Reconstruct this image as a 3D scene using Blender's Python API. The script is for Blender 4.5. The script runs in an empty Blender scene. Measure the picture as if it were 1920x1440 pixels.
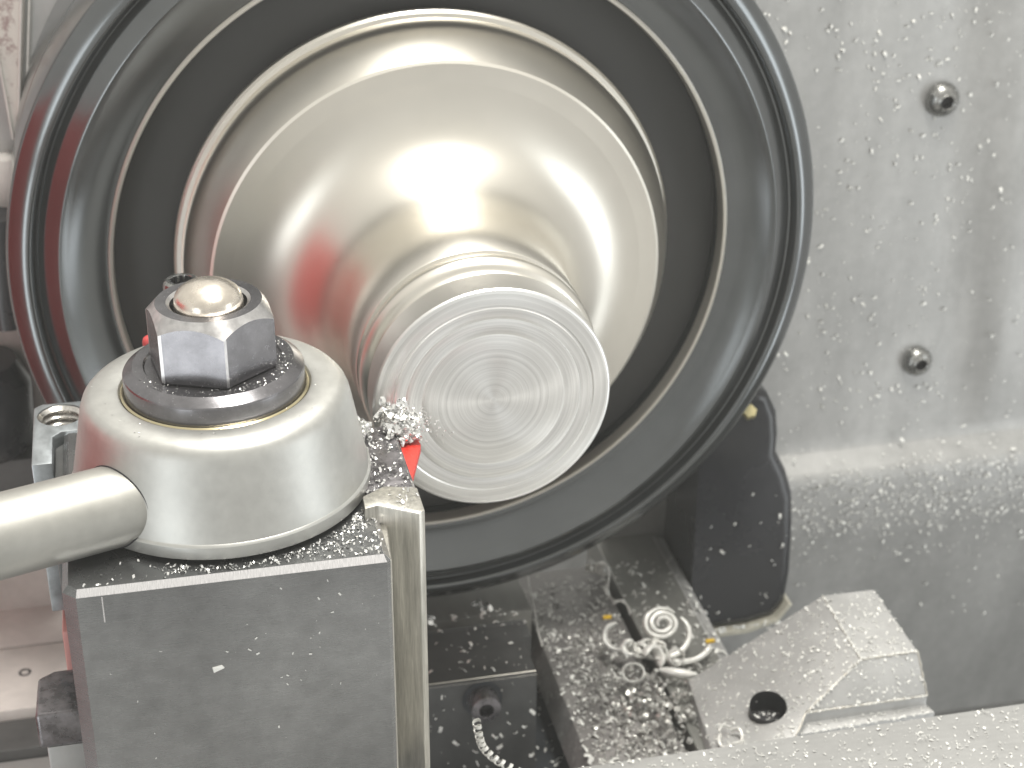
import bpy, bmesh, math, random
from mathutils import Vector, Matrix
S = 0.001                      # everything below is written in millimetres
sc = bpy.context.scene
COL = sc.collection
rnd = random.Random(7)

# ---------------------------------------------------------------- camera
cam_d = bpy.data.cameras.new("camera"); cam = bpy.data.objects.new("camera", cam_d); COL.objects.link(cam)
sc.camera = cam
CP = Vector((-65.92, -309.65, 167.85))
R_ = Vector((0.97602757, -0.2175993, 0.00455336)); U_ = Vector((0.0961769, 0.44997382, 0.88784771)); F_ = Vector((0.19524393, 0.86612592, -0.46011488))
m = Matrix(((R_.x, U_.x, -F_.x), (R_.y, U_.y, -F_.y), (R_.z, U_.z, -F_.z))).to_4x4()
m.translation = CP * S
cam.matrix_world = m
cam_d.sensor_width = 36; cam_d.lens = 61.145
cam_d.clip_start = 0.01; cam_d.clip_end = 20
cam_d.dof.use_dof = True; cam_d.dof.focus_distance = 0.315; cam_d.dof.aperture_fstop = 36

# ---------------------------------------------------------------- light
w = bpy.data.worlds.new("World"); sc.world = w; w.use_nodes = True
nt = w.node_tree; nt.nodes.clear()
wo = nt.nodes.new("ShaderNodeOutputWorld"); bg = nt.nodes.new("ShaderNodeBackground")
tc = nt.nodes.new("ShaderNodeTexCoord"); sx = nt.nodes.new("ShaderNodeSeparateXYZ"); mr = nt.nodes.new("ShaderNodeValToRGB")
ma = nt.nodes.new("ShaderNodeMath"); ma.operation = 'MULTIPLY_ADD'; ma.inputs[1].default_value = .5; ma.inputs[2].default_value = .5
nt.links.new(tc.outputs["Generated"], sx.inputs[0]); nt.links.new(sx.outputs[2], ma.inputs[0]); nt.links.new(ma.outputs[0], mr.inputs[0])
e = mr.color_ramp.elements                                   # a plain room: darker floor, pale warm walls and ceiling
e[0].position = 0.0; e[0].color = (.46, .45, .43, 1)
e[1].position = 1.0; e[1].color = (.78, .76, .70, 1)
k = e.new(.42); k.color = (.60, .59, .56, 1)
nt.links.new(mr.outputs[0], bg.inputs[0]); bg.inputs[1].default_value = 0.85
nt.links.new(bg.outputs[0], wo.inputs[0])

def area(name, loc, sx_, sy_, power, col=(1, .97, .9), aim=(0, 30, 0)):
    l = bpy.data.lights.new(name, 'AREA'); l.shape = 'RECTANGLE'; l.size = sx_*S; l.size_y = sy_*S; l.energy = power; l.color = col
    o = bpy.data.objects.new(name, l); COL.objects.link(o); o.location = Vector(loc)*S
    d = (Vector(aim)-Vector(loc)); o.rotation_euler = d.to_track_quat('-Z', 'Y').to_euler()
    return o
area("work_lamp", (90, -110, 660), 150, 300, 3.5)
area("rear_lamp", (55, 250, 760), 150, 260, 3.4)
area("right_ring_fill", (620, -330, -130), 200, 700, 1.3, (.93, .98, 1), (0, 70, 0))  # added fill for bright bands on the chuck ring, no known source
area("left_ring_fill", (-520, -540, -120), 200, 700, 1.15, (.93, .98, 1), (0, 70, 0))  # left partner, likewise invented to streak the ring with light

sc.view_settings.view_transform = 'Standard'; sc.view_settings.look = 'None'
sc.view_settings.exposure = 0.33; sc.view_settings.gamma = 1
sc.render.engine = 'CYCLES'
try:
    sc.cycles.caustics_reflective = False; sc.cycles.sample_clamp_indirect = 6
except Exception: pass

# ---------------------------------------------------------------- materials
def lin(c):
    return tuple((x/12.92 if x <= .04045 else ((x+.055)/1.055)**2.4) for x in [v/255 for v in c]) + (1,)
def mat(name, col, metal=0., rough=.5, noise=(), bump=(), aniso=None, coat=0., spec=.5, dust=None, radial=None):
    """noise: (scale per mm, amount, stretch) tints; bump: (scale per mm, strength, stretch); dust: (scale, threshold, colour)"""
    mt = bpy.data.materials.new(name); mt.use_nodes = True; t = mt.node_tree; b = t.nodes["Principled BSDF"]
    N = lambda k: t.nodes.new(k); L = t.links.new
    b.inputs["Metallic"].default_value = metal; b.inputs["Roughness"].default_value = rough
    b.inputs["Specular IOR Level"].default_value = spec
    b.inputs["Coat Weight"].default_value = coat
    tcx = N("ShaderNodeTexCoord")
    def coords(st):
        mp = N("ShaderNodeMapping"); mp.inputs["Scale"].default_value = [s*1000 for s in st]; L(tcx.outputs["Object"], mp.inputs[0]); return mp.outputs[0]
    c4 = tuple(col) if len(col) == 4 else tuple(col)+(1,)
    cur = N("ShaderNodeRGB"); cur.outputs[0].default_value = c4; cur = cur.outputs[0]
    for (s, a, st) in noise:
        n = N("ShaderNodeTexNoise"); n.inputs["Scale"].default_value = s; n.inputs["Detail"].default_value = 6; n.inputs["Roughness"].default_value = .6
        L(coords(st), n.inputs[0])
        mr_ = N("ShaderNodeMapRange"); mr_.inputs[1].default_value = .3; mr_.inputs[2].default_value = .7; mr_.inputs[3].default_value = 1-a; mr_.inputs[4].default_value = 1+a
        L(n.outputs[0], mr_.inputs[0])
        vm = N("ShaderNodeVectorMath"); vm.operation = 'SCALE'; L(cur, vm.inputs[0]); L(mr_.outputs[0], vm.inputs["Scale"]); cur = vm.outputs[0]
        rm = N("ShaderNodeMapRange"); rm.inputs[1].default_value = .3; rm.inputs[2].default_value = .7
        rm.inputs[3].default_value = max(.02, rough*(1-a*.8)); rm.inputs[4].default_value = min(1, rough*(1+a*.8)); L(n.outputs[0], rm.inputs[0]); L(rm.outputs[0], b.inputs["Roughness"])
    if dust:
        s, th, dc = dust
        n = N("ShaderNodeTexNoise"); n.inputs["Scale"].default_value = s; n.inputs["Detail"].default_value = 8; n.inputs["Roughness"].default_value = .75
        L(coords((1, 1, 1)), n.inputs[0])
        q = N("ShaderNodeMapRange"); q.inputs[1].default_value = th; q.inputs[2].default_value = th+.09; L(n.outputs[0], q.inputs[0])
        mx = N("ShaderNodeMix"); mx.data_type = 'RGBA'; L(q.outputs[0], mx.inputs[0]); L(cur, mx.inputs[6]); mx.inputs[7].default_value = dc; cur = mx.outputs[2]
    nrm = None
    for (s, a, st) in bump:
        n = N("ShaderNodeTexNoise"); n.inputs["Scale"].default_value = s; n.inputs["Detail"].default_value = 5
        L(coords(st), n.inputs[0])
        bp = N("ShaderNodeBump"); bp.inputs["Strength"].default_value = a; bp.inputs["Distance"].default_value = .0002
        L(n.outputs[0], bp.inputs["Height"])
        if nrm: L(nrm, bp.inputs["Normal"])
        nrm = bp.outputs[0]
    if radial:                                            # concentric tool marks: noise along the radius, a little eccentric
        fr, tint, bst = radial
        sp = N("ShaderNodeSeparateXYZ"); L(coords((1, 1, 1)), sp.inputs[0])
        cb = N("ShaderNodeCombineXYZ"); L(sp.outputs[0], cb.inputs[0]); L(sp.outputs[2], cb.inputs[1])
        ln = N("ShaderNodeVectorMath"); ln.operation = 'LENGTH'; L(cb.outputs[0], ln.inputs[0])
        n2 = N("ShaderNodeTexNoise"); n2.inputs["Scale"].default_value = .05; L(cb.outputs[0], n2.inputs[0])
        ad = N("ShaderNodeMath"); ad.operation = 'MULTIPLY_ADD'; L(n2.outputs[0], ad.inputs[0]); ad.inputs[1].default_value = 1.0; L(ln.outputs["Value"], ad.inputs[2])
        for j, (q, w_) in enumerate(((fr, tint), (fr*.33, tint*1.2), (fr*3.1, tint*.6))):
            n = N("ShaderNodeTexNoise"); n.noise_dimensions = '1D'; n.inputs["Scale"].default_value = 1; n.inputs["Detail"].default_value = 2
            mm = N("ShaderNodeMath"); mm.operation = 'MULTIPLY'; mm.inputs[1].default_value = q; L(ad.outputs[0], mm.inputs[0]); L(mm.outputs[0], n.inputs["W"])
            r2 = N("ShaderNodeMapRange"); r2.inputs[1].default_value = .3; r2.inputs[2].default_value = .7; r2.inputs[3].default_value = 1-w_; r2.inputs[4].default_value = 1+w_*.6; L(n.outputs[0], r2.inputs[0])
            vm = N("ShaderNodeVectorMath"); vm.operation = 'SCALE'; L(cur, vm.inputs[0]); L(r2.outputs[0], vm.inputs["Scale"]); cur = vm.outputs[0]
            if bst:
                bp = N("ShaderNodeBump"); bp.inputs["Strength"].default_value = bst; bp.inputs["Distance"].default_value = .00012; L(n.outputs[0], bp.inputs["Height"])
                if nrm: L(nrm, bp.inputs["Normal"])
                nrm = bp.outputs[0]
    if nrm: L(nrm, b.inputs["Normal"])
    if aniso is not None:
        tg = N("ShaderNodeTangent"); tg.direction_type = 'RADIAL'; tg.axis = 'Y'; L(tg.outputs[0], b.inputs["Tangent"])
        b.inputs["Anisotropic"].default_value = aniso
    L(cur, b.inputs["Base Color"])
    return mt
I3 = (1, 1, 1)
M = {
 'chuck':  mat('chuck black oxide steel', (.165, .173, .178), .95, .2, noise=[(.04, .12, (1, .2, 1))]),
 'chuckface': mat('chuck face dark steel', (.045, .045, .045), .1, .5, noise=[(.02, .12, I3)]),
 'polish': mat('polished turned aluminium', (.79, .76, .695), 1, .34, noise=[(.025, .05, I3)], aniso=.3),
 'nose':   mat('fresh turned aluminium', (.92, .915, .90), 1, .34, aniso=.5, radial=(1.1, .04, .02)),
 'face':   mat('faced aluminium with tool rings', (.95, .95, .94), 1, .34, aniso=.9, radial=(4.2, .10, .03)),
 'satin':  mat('satin plated steel', (.50, .50, .48), .8, .45, noise=[(.10, .08, I3), (.45, .05, I3)], bump=[(.9, .05, I3)]),
 'lever':  mat('satin steel lever', (.40, .395, .37), .7, .5, noise=[(.12, .08, I3), (.5, .04, I3)]),
 'oxide':  mat('black oxide nut steel', (.215, .21, .222), .9, .26, noise=[(.16, .22, I3), (1.1, .08, I3)], bump=[(.6, .05, I3)]),
 'wear':   mat('worn bright edge steel', (.62, .60, .57), .95, .25, noise=[(.8, .25, I3)]),
 'brass': mat('bright brass', (.85, .75, .42), .9, .3),
 'edge': mat('bright edge steel', (.66, .63, .57), .8, .35),
 'ox2': mat('pale nut chamfer steel', (.58, .57, .57), .95, .34, noise=[(.5, .2, I3)]),  # lighter steel for the nut's chamfer and edges
 'pink': mat('sun bleached red paint', (.60, .27, .25), 0, .45),
 'stud':   mat('stained domed stud', (.74, .68, .60), .9, .26, noise=[(.35, .16, I3)], bump=[(.7, .2, I3)]),
 'gold':   mat('yellow chromate ring', (.62, .55, .36), .9, .25),
 'block':  mat('dark ground tool post steel', (.26, .265, .27), .85, .27, noise=[(.025, .3, I3), (.3, .09, I3), (1.5, .05, (.15, .15, 3))], bump=[(.5, .04, I3)]),
 'ground': mat('ground steel edge', (.86, .85, .87), 1, .2, noise=[(1.4, .2, (6, .3, .3))]),
 'holder': mat('ground holder steel', (.52, .505, .46), .85, .38, noise=[(.5, .28, (1.6, 1.6, .12)), (2.5, .15, (1.5, 1.5, .1))], bump=[(1.2, .12, (2, 2, .1))]),
 'bar':    mat('worn tool bar steel', (.20, .19, .20), .8, .3, noise=[(.35, .5, I3)], bump=[(.6, .3, I3)]),
 'blue':   mat('blued holder steel', (.40, .43, .45), .8, .36, noise=[(.4, .22, (1, .5, 1))], bump=[(1, .08, I3)]),
 'red':    mat('red coated insert', (.78, .045, .03), .0, .45, noise=[(1.5, .3, I3)], bump=[(3, .4, I3)]),
 'redpaint': mat('red enamel paint', (.55, .07, .07), 0, .4, noise=[(.05, .1, I3)]),
 'chip':   mat('bright aluminium chips', (.93, .93, .92), .8, .2),
 'chipdull': mat('dull aluminium flecks', (.80, .80, .77), .15, .5),
 'litter': mat('oily grey chips', (.58, .575, .55), .5, .3),
 'curl':   mat('pale swarf ribbon', (.84, .835, .80), .2, .35, noise=[(.5, .1, I3)]),
 'yellow': mat('yellow plastic fleck', (.9, .58, .05), 0, .4),
 'wall':   mat('galvanised grey sheet', (.42, .42, .415), .4, .45, noise=[(.02, .16, (1, 1, .5)), (.08, .10, (1, 1, .35)), (.3, .06, I3)], bump=[(.22, .25, I3)]),
 'screw':  mat('screw steel', (.34, .34, .33), .95, .25, noise=[(.9, .3, I3)], bump=[(1, .2, I3)]),
 'hole':   mat('dark recess', (.03, .03, .035), .2, .5),
 'rubber': mat('black moulded cover', (.022, .023, .028), 0, .26, noise=[(.03, .3, I3)], bump=[(.3, .15, I3)]),
 'cream':  mat('cream foam strip', (.52, .50, .42), 0, .6, noise=[(.3, .2, I3)]),
 'way':    mat('bed way steel', (.34, .34, .32), .5, .4, noise=[(.12, .2, (1, .25, 1))], bump=[(.5, .1, I3)]),
 'wayswarf': mat('oily bed casting', (.25, .24, .235), .25, .42, noise=[(.1, .35, I3)], bump=[(.35, .5, I3)], dust=(.35, .56, (.5, .5, .47, 1))),
 'cast':   mat('grey machined casting', (.48, .48, .475), .3, .45, noise=[(.1, .1, I3)], bump=[(.6, .25, I3)]),
 'rail':   mat('grey cross slide', (.41, .41, .405), .35, .42, noise=[(.04, .1, I3), (.6, .05, (.3, 2, 1))], bump=[(.7, .15, I3)]),
 'dark':   mat('dark gap casting', (.045, .05, .058), .2, .45, noise=[(.1, .3, I3)]),
 'saddle': mat('dark saddle block', (.105, .107, .107), .45, .42, noise=[(.1, .22, I3)], bump=[(.5, .2, I3)]),
 'paint':  mat('cream machine paint', (.60, .575, .55), 0, .35, noise=[(.06, .12, I3), (.5, .05, I3)], dust=(.12, .64, (.34, .27, .25, 1))),
 'stain':  mat('stained pillar paint', (.62, .59, .55), .1, .35, noise=[(.09, .15, (1.5, 1, .4))], dust=(.12, .52, (.36, .27, .26, 1))),
}

# ---------------------------------------------------------------- helpers
def tag(o, label=None, cat=None, group=None, kind=None):
    if label: o['label'] = label
    if cat: o['category'] = cat
    if group: o['group'] = group
    if kind: o['kind'] = kind
    return o
def thing(name, loc, label, cat, group=None, kind=None):
    o = bpy.data.objects.new(name, None); COL.objects.link(o); o.location = Vector(loc)*S; o.empty_display_size = .01
    return tag(o, label, cat, group, kind)
WP = {}
def wpos(o):
    v = Vector((0, 0, 0))
    while o: v = v + o.location; o = o.parent
    return v
def put(name, bm, mt, parent=None, smooth=35, origin=None, label=None):
    """bm in world millimetres; linked with its origin at its base centre"""
    me = bpy.data.meshes.new(name)
    cs = [v.co for v in bm.verts]
    if origin is None:
        mn = Vector([min(c[i] for c in cs) for i in range(3)]); mx = Vector([max(c[i] for c in cs) for i in range(3)])
        origin = (mn+mx)/2
    origin = Vector(origin)
    for v in bm.verts: v.co = (v.co-origin)*S
    bmesh.ops.recalc_face_normals(bm, faces=bm.faces) if (smooth is not None and name != 'wall') else None
    bm.to_mesh(me); bm.free()
    me.materials.append(mt if not isinstance(mt, str) else M[mt])
    if smooth:
        me.shade_smooth(); me.set_sharp_from_angle(angle=math.radians(smooth))
    o = bpy.data.objects.new(name, me); COL.objects.link(o)
    if parent: o.parent = parent; o.location = origin*S - wpos(parent)
    else: o.location = origin*S
    if label: o['label'] = label
    return o
def lathe(prof, c=(0, 0, 0), axis='Y', seg=160, close=False, hexr=None):
    """prof: (radius, height along axis)"""
    bm = bmesh.new(); rings = []
    c = Vector(c)
    def P(r, h, a):
        x, y = r*math.cos(a), r*math.sin(a)
        return c + (Vector((x, h, y)) if axis == 'Y' else Vector((x, y, h)))
    for r, h in prof:
        if r < 1e-6: rings.append([bm.verts.new(P(0, h, 0))])
        else: rings.append([bm.verts.new(P(r, h, 2*math.pi*i/seg)) for i in range(seg)])
    prs = list(zip(rings, rings[1:])) + ([(rings[-1], rings[0])] if close else [])
    for a, b in prs:
        for i in range(seg):
            j = (i+1) % seg
            f = [a[i % len(a)], a[j % len(a)], b[j % len(b)], b[i % len(b)]]
            u = []
            for v in f:
                if v not in u: u.append(v)
            if len(u) > 2: bm.faces.new(u)
    return bm
def arc(cr, ch, r, a0, a1, n=8):
    return [(cr+r*math.cos(math.radians(a0+(a1-a0)*i/n)), ch+r*math.sin(math.radians(a0+(a1-a0)*i/n))) for i in range(n+1)]
def prism(poly, z0, z1, bev=0, seg=2, axis='Z', only=None):
    bm = bmesh.new()
    def P(a, b, z): return Vector((a, b, z)) if axis == 'Z' else (Vector((a, z, b)) if axis == 'Y' else Vector((z, a, b)))
    lo = [bm.verts.new(P(a, b, z0)) for a, b in poly]; hi = [bm.verts.new(P(a, b, z1)) for a, b in poly]
    bm.faces.new(lo); bm.faces.new(hi); n = len(poly)
    for i in range(n): bm.faces.new([lo[i], lo[(i+1) % n], hi[(i+1) % n], hi[i]])
    bmesh.ops.recalc_face_normals(bm, faces=bm.faces)
    if bev:
        es = [e for e in bm.edges if (only is None or only(e))]
        bmesh.ops.bevel(bm, geom=es, offset=bev, segments=seg, profile=.6, affect='EDGES')
    return bm
def box(x0, x1, y0, y1, z0, z1, bev=0, seg=2): return prism([(x0, y0), (x1, y0), (x1, y1), (x0, y1)], z0, z1, bev, seg)
def solid(verts, faces, bev=0, seg=2):
    bm = bmesh.new(); vs = [bm.verts.new(v) for v in verts]
    for f in faces: bm.faces.new([vs[i] for i in f])
    bmesh.ops.recalc_face_normals(bm, faces=bm.faces)
    if bev: bmesh.ops.bevel(bm, geom=list(bm.edges), offset=bev, segments=seg, profile=.6, affect='EDGES')
    return bm
def tube(pts, r, seg=10, bm=None, taper=None):
    bm = bm or bmesh.new(); pts = [Vector(p) for p in pts]; rings = []
    up = Vector((0.1, .2, 1)).normalized()
    for i, p in enumerate(pts):
        t = (pts[min(i+1, len(pts)-1)]-pts[max(i-1, 0)]).normalized()
        s = t.cross(up);
        if s.length < .05: s = t.cross(Vector((1, 0, 0)))
        s.normalize(); u = s.cross(t); rr = r*(taper(i/(len(pts)-1)) if taper else 1)
        rings.append([bm.verts.new(p+rr*(math.cos(a)*s+math.sin(a)*u)) for a in [2*math.pi*k/seg for k in range(seg)]])
    for a, b in zip(rings, rings[1:]):
        for k in range(seg): bm.faces.new([a[k], a[(k+1) % seg], b[(k+1) % seg], b[k]])
    bm.faces.new(rings[0]); bm.faces.new(rings[-1])
    return bm
def ribbon(pts, wv, width, th, bm=None, rag=0):
    """a strip of swarf with real thickness; wv(i) is its width direction"""
    bm = bm or bmesh.new(); pts = [Vector(p) for p in pts]; rings = []; n = len(pts)
    for i, p in enumerate(pts):
        t = (pts[min(i+1, n-1)]-pts[max(i-1, 0)]).normalized(); w_ = wv(i) if callable(wv) else Vector(wv)
        w_ = w_.normalized(); nn = t.cross(w_)
        if nn.length < 1e-3: nn = Vector((0, 0, 1))
        nn.normalize(); hw = width/2*(1+rag*(rnd.random()-.5))
        rings.append([bm.verts.new(p+w_*a*hw+nn*b*th/2) for a, b in ((-1, -1), (1, -1), (1, 1), (-1, 1))])
    for a, b in zip(rings, rings[1:]):
        for k in range(4): bm.faces.new([a[k], a[(k+1) % 4], b[(k+1) % 4], b[k]])
    bm.faces.new(rings[0]); bm.faces.new(rings[-1])
    return bm
def hexsocket(c, axis, r, depth, parent, mt='hole', name='socket', rot=0):
    c = Vector(c); ax = Vector(axis).normalized(); s = ax.orthogonal().normalized(); u = ax.cross(s)
    bm = bmesh.new(); a = [bm.verts.new(c+ax*.05+r*(math.cos(rot+i*math.pi/3)*s+math.sin(rot+i*math.pi/3)*u)) for i in range(6)]
    b = [bm.verts.new(v.co-ax*depth) for v in a]
    for i in range(6): bm.faces.new([a[i], a[(i+1) % 6], b[(i+1) % 6], b[i]])
    bm.faces.new(b)
    return put(name, bm, mt, parent, smooth=20)
def spin_to(bm, c, axis):
    """turn a Z-axis lathe about point c so that its axis points along `axis`"""
    q = Vector((0, 0, 1)).rotation_difference(Vector(axis).normalized()); c = Vector(c)
    for v in bm.verts: v.co = c + q @ (v.co-c)
    return bm
def flecks(bm, pts, smin, smax, lift=.15, curl=.5, flat=.6, power=3):
    """tiny bent flakes; pts: list of (point, normal)"""
    for p, n in pts:
        p = Vector(p); n = Vector(n).normalized(); s = smin+(smax-smin)*rnd.random()**power
        t = n.orthogonal().normalized(); a = rnd.random()*6.283; t = (math.cos(a)*t+math.sin(a)*n.cross(t))
        t = (t+n*rnd.uniform(-1, 1)*(1-flat)).normalized(); b = n.cross(t).normalized()
        b = (b+n*rnd.uniform(-1, 1)*(1-flat)).normalized()
        wd = s*rnd.uniform(.25, .7)*.5; h = s*.5; k = s*curl*rnd.uniform(.1, .6)
        c = p+n*(lift+wd*.3)
        row = []
        for q, z in ((-1, 0), (0, k), (1, 0)):
            row.append((bm.verts.new(c+t*h*q-b*wd+n*z), bm.verts.new(c+t*h*q+b*wd*rnd.uniform(.3, 1)+n*z)))
        for (a0, a1), (b0, b1) in zip(row, row[1:]): bm.faces.new([a0, b0, b1, a1])
    return bm
def minicurl(bm, c, ax, r, w_, turns, n=8, th=.12):
    c = Vector(c); ax = Vector(ax).normalized(); s = ax.orthogonal().normalized(); u = ax.cross(s); ph = rnd.random()*6.28
    pts = []
    N = max(5, int(n*turns))
    for i in range(N+1):
        a = ph+turns*6.283*i/N; q = r*(1-.25*i/N)
        pts.append(c+q*(math.cos(a)*s+math.sin(a)*u)+ax*(w_*.6*turns*i/N))
    return ribbon(pts, ax, w_, th, bm)

# ---------------------------------------------------------------- back wall sheet
def fold(d):
    return 0 if d <= 0 else (d*.5 if d < 7 else (3.5+(d-7)*.02))
def wallmesh():
    prof = [(130, 90), (130, 40), (130, -20), (130, -70), (130, -95)] + \
           [(130-1.2*(1-math.cos(a)), -95-5*math.sin(a)) for a in (.5, 1.0, 1.5)] + [(124, -103.4), (123, -104.6), (122.2, -106), (121.8, -108), (124.5, -130), (141, -220)]
    bm = bmesh.new(); rows = []
    xs = [60, 90, 120, 145]+[155+2.5*i for i in range(24)]+[250]
    for y, z in prof:
        row = []
        for x in xs:
            crease = 166+(40-z)*.115                     # the sheet folds towards the front along a leaning crease
            yy = y-fold(x-crease)*min(1, max(0, (z+95)/14))
            row.append(bm.verts.new((x, yy, z)))
        rows.append(row)
    back = [[bm.verts.new((v.co.x, v.co.y+1.5, v.co.z-.4)) for v in r] for r in rows]
    n, k = len(rows), len(xs)
    for i in range(n-1):
        for j in range(k-1):
            bm.faces.new([rows[i][j], rows[i+1][j], rows[i+1][j+1], rows[i][j+1]])
            bm.faces.new([back[i][j], back[i][j+1], back[i+1][j+1], back[i+1][j]])
    for j in range(k-1):
        bm.faces.new([rows[0][j], rows[0][j+1], back[0][j+1], back[0][j]]); bm.faces.new([rows[-1][j], back[-1][j], back[-1][j+1], rows[-1][j+1]])
    for i in range(n-1):
        bm.faces.new([rows[i][0], back[i][0], back[i+1][0], rows[i+1][0]]); bm.faces.new([rows[i][-1], rows[i+1][-1], back[i+1][-1], back[i][-1]])
    return bm
wall = put('wall', wallmesh(), 'wall', smooth=50); tag(wall, kind='structure', label='grey speckled sheet metal guard behind the chuck with a folded ledge')

def button_screw(loc, r, label, rot):
    t = thing('button_head_screw', loc, label, 'screw', 'button head screws in the grey wall')
    prof = [(r, 0), (r, .5)] + [(r*.98*math.cos(a), .5+r*.62*math.sin(a)) for a in (.15, .35, .6, .85, 1.05)] + [(r*.42, .5+r*.6), (r*.38, .5+r*.57), (r*.36, .2), (0, .1)]
    x, y, z = loc
    bm = lathe(prof, (x, y, z), 'Z', 40); spin_to(bm, (x, y, z), (0, -1, 0)); put('head', bm, 'screw', t)
    hexsocket((x, y-.5-r*.5, z), (0, -1, 0), r*.36, r*.35, t, rot=rot)
button_screw((158.3, 129.3, 12.4), 5.0, 'upper round button head screw on the grey speckled wall', .3)
button_screw((160.6, 129.3, -71.2), 4.7, 'lower round button head screw just above the bright wall ledge', .7)

def spread_wall(n):
    out = []
    for _ in range(n):
        x = rnd.uniform(96, 225); z = rnd.uniform(-175, 60) if rnd.random() < .6 else rnd.uniform(-140, -104)
        dens = .8 if z > -60 else (.8 if z > -100 else 1.5)
        if x > 172 and z > -100: dens *= .6
        if z < -128: dens *= .22
        if 20 < z < 60: dens *= 1.4
        if rnd.random() > dens*.66: continue
        d = max(0, x-(166+(40-z)*.115))
        if z > -95: y, nn = 130, (0, -1, .0)
        elif z > -105: y, nn = 130-(-95-z)*.75, (0, -.75, .6)
        elif z > -130: y, nn = 121.8+( -108-z)*.123, (0, -1, -.1)
        else: y, nn = 124.5+(-130-z)*.183, (0, -1, -.1)
        out.append(((x, y-fold(x-(166+(40-z)*.115))*min(1, max(0, (z+95)/14))-(.15 if d == 0 else .4), z), nn))
    return out
bm = bmesh.new(); flecks(bm, spread_wall(8500), .2, 1.7, lift=.1, power=3)
tag(put('metal_flecks', bm, 'chipdull', smooth=None), 'fine bright metal flecks stuck all over the grey back wall', 'metal flecks', kind='stuff')

# ---------------------------------------------------------------- chuck
ch = thing('lathe_chuck', (0, 78, 0), 'large black round lathe chuck with a rounded outer ring, behind the bright workpiece', 'chuck')
prof = [(75.0, 87), (75.2, 76.6), (75.8, 75.6), (76.6, 75.3)] + [(77.5, 75.1), (79.5, 74.5), (81.5, 73.6), (83.5, 72.5), (85.3, 71.3), (86.6, 70.4), (87.1, 70.15), (87.5, 70.3), (88.6, 71.2), (90.4, 72.5), (91.6, 73.6), (92.0, 74.4)] + \
       [(92.4, 74.3), (92.9, 73.4), (93.2, 72.5), (93.6, 72.0), (94.2, 71.9), (95.4, 72.3), (96.8, 73.0), (98.2, 74.0), (98.9, 75.0), (99.1, 76.5)] + [(99.1, 98), (98.3, 98.6), (98.3, 100), (99.0, 100.6), (99.0, 126), (75, 126)]
put('outer_ring', lathe(prof, seg=256, close=True), 'chuck', ch, smooth=42)
put('rim_edge', lathe([(74.75, 79), (74.85, 75.4), (75.1, 75.0), (75.7, 74.95), (76.1, 75.3), (75.9, 79)], seg=256, close=True), 'edge', ch, label='bright thin inner edge of the dark ring')
put('face_plate', lathe([(75, 83), (62, 83), (50, 83), (50, 87), (75, 87)], seg=200, close=True), 'chuckface', ch, label='flat dark annular face between the ring and the polished flange')
put('back_plate', lathe([(20, 126.5), (96, 126.5), (96, 132), (20, 132)], seg=96, close=True), 'chuckface', ch)

# ---------------------------------------------------------------- workpiece
wp = thing('workpiece', (0, 40, 0), 'shiny turned aluminium part with wide polished flange, thick neck and ringed round end face', 'turned part')
flange = [(52, 79.4), (60.9, 78.8), (60.9, 77.2), (60.3, 76.6), (59.3, 76.4), (59.0, 75.2), (59.1, 71.8), (58.9, 71.0), (58.5, 69.9), (57.2, 67.4), (55.6, 64.4), (54.2, 61.8), (53.75, 61.0), (53.1, 60.6)]
flange += [(52, 60.6), (50.5, 60.55), (48.8, 60.4)]
cr = 21.5
flange += [(26.6+cr-cr*math.cos(a)-0, 38.9+cr*math.sin(a)) for a in [math.radians(q) for q in (84, 74, 64, 54, 44, 34, 24, 14, 5)]]
flange += [(26.5, 39), (26.3, 32), (26.0, 18.4), (25.8, 18.1)]
put('flange', lathe(flange[:17], seg=256), 'polish', wp, smooth=28)
put('neck', lathe(flange[16:], seg=256), 'polish', wp, smooth=60)
bead = [(25.8, 18.1), (25.2, 17.9)] + arc(23.2, 15.0, 2.75, 66, -72, 14) + [(23.6, 12.0), (23.3, 11.6), (23.2, 8.9)]
put('bead', lathe(bead, seg=256), 'polish', wp, smooth=50)
nose = [(23.2, 8.9), (23.4, 8.6), (24.6, 8.4), (25.0, 7.9), (25.0, 4.0), (25.0, .6), (24.7, .2)]
put('nose', lathe(nose, seg=256), 'nose', wp, smooth=35)
facep = [(24.7, .2), (24.3, 0), (21.4, 0), (21.15, .2), (20.9, .2), (20.7, .02), (18.6, .0), (18.45, .06), (18.3, .0), (15.1, .0), (15.0, .04), (14.9, .0), (9, 0), (6, .0), (1.4, .0), (.8, .05), (0, -.05)]
put('end_face', lathe(facep, seg=256), 'face', wp, smooth=35, origin=(0, 0, 0))

# ---------------------------------------------------------------- tool post
HX, HY = -56.8, -22.6
tp = thing('tool_post', (HX, HY, -60), 'dark square tool post block with satin conical lever hub and big hex nut on top', 'tool post')
X0, X1, Y0, Y1 = -86.4, -29.9, -53.6, 5
def postmesh():
    c = 1.1
    poly = [(X0+2.3, Y0), (X1-.7, Y0), (X1, Y0+.7), (X1, Y1), (X0, Y1), (X0, Y0+2.3)]
    ins = [(X0+2.6, Y0+c), (X1-c, Y0+c), (X1-c, Y0+c+.2), (X1-c, Y1-c), (X0+c, Y1-c), (X0+c, Y0+2.9)]
    bm = bmesh.new(); lo = [bm.verts.new((a, b, -64)) for a, b in poly]; mi = [bm.verts.new((a, b, -c)) for a, b in poly]; hi = [bm.verts.new((a, b, 0)) for a, b in ins]
    for i in range(6):
        j = (i+1) % 6; bm.faces.new([lo[i], lo[j], mi[j], mi[i]]); bm.faces.new([mi[i], mi[j], hi[j], hi[i]])
    bm.faces.new(hi); bm.faces.new(lo); return bm
put('block', postmesh(), 'block', tp, smooth=10)
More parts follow.
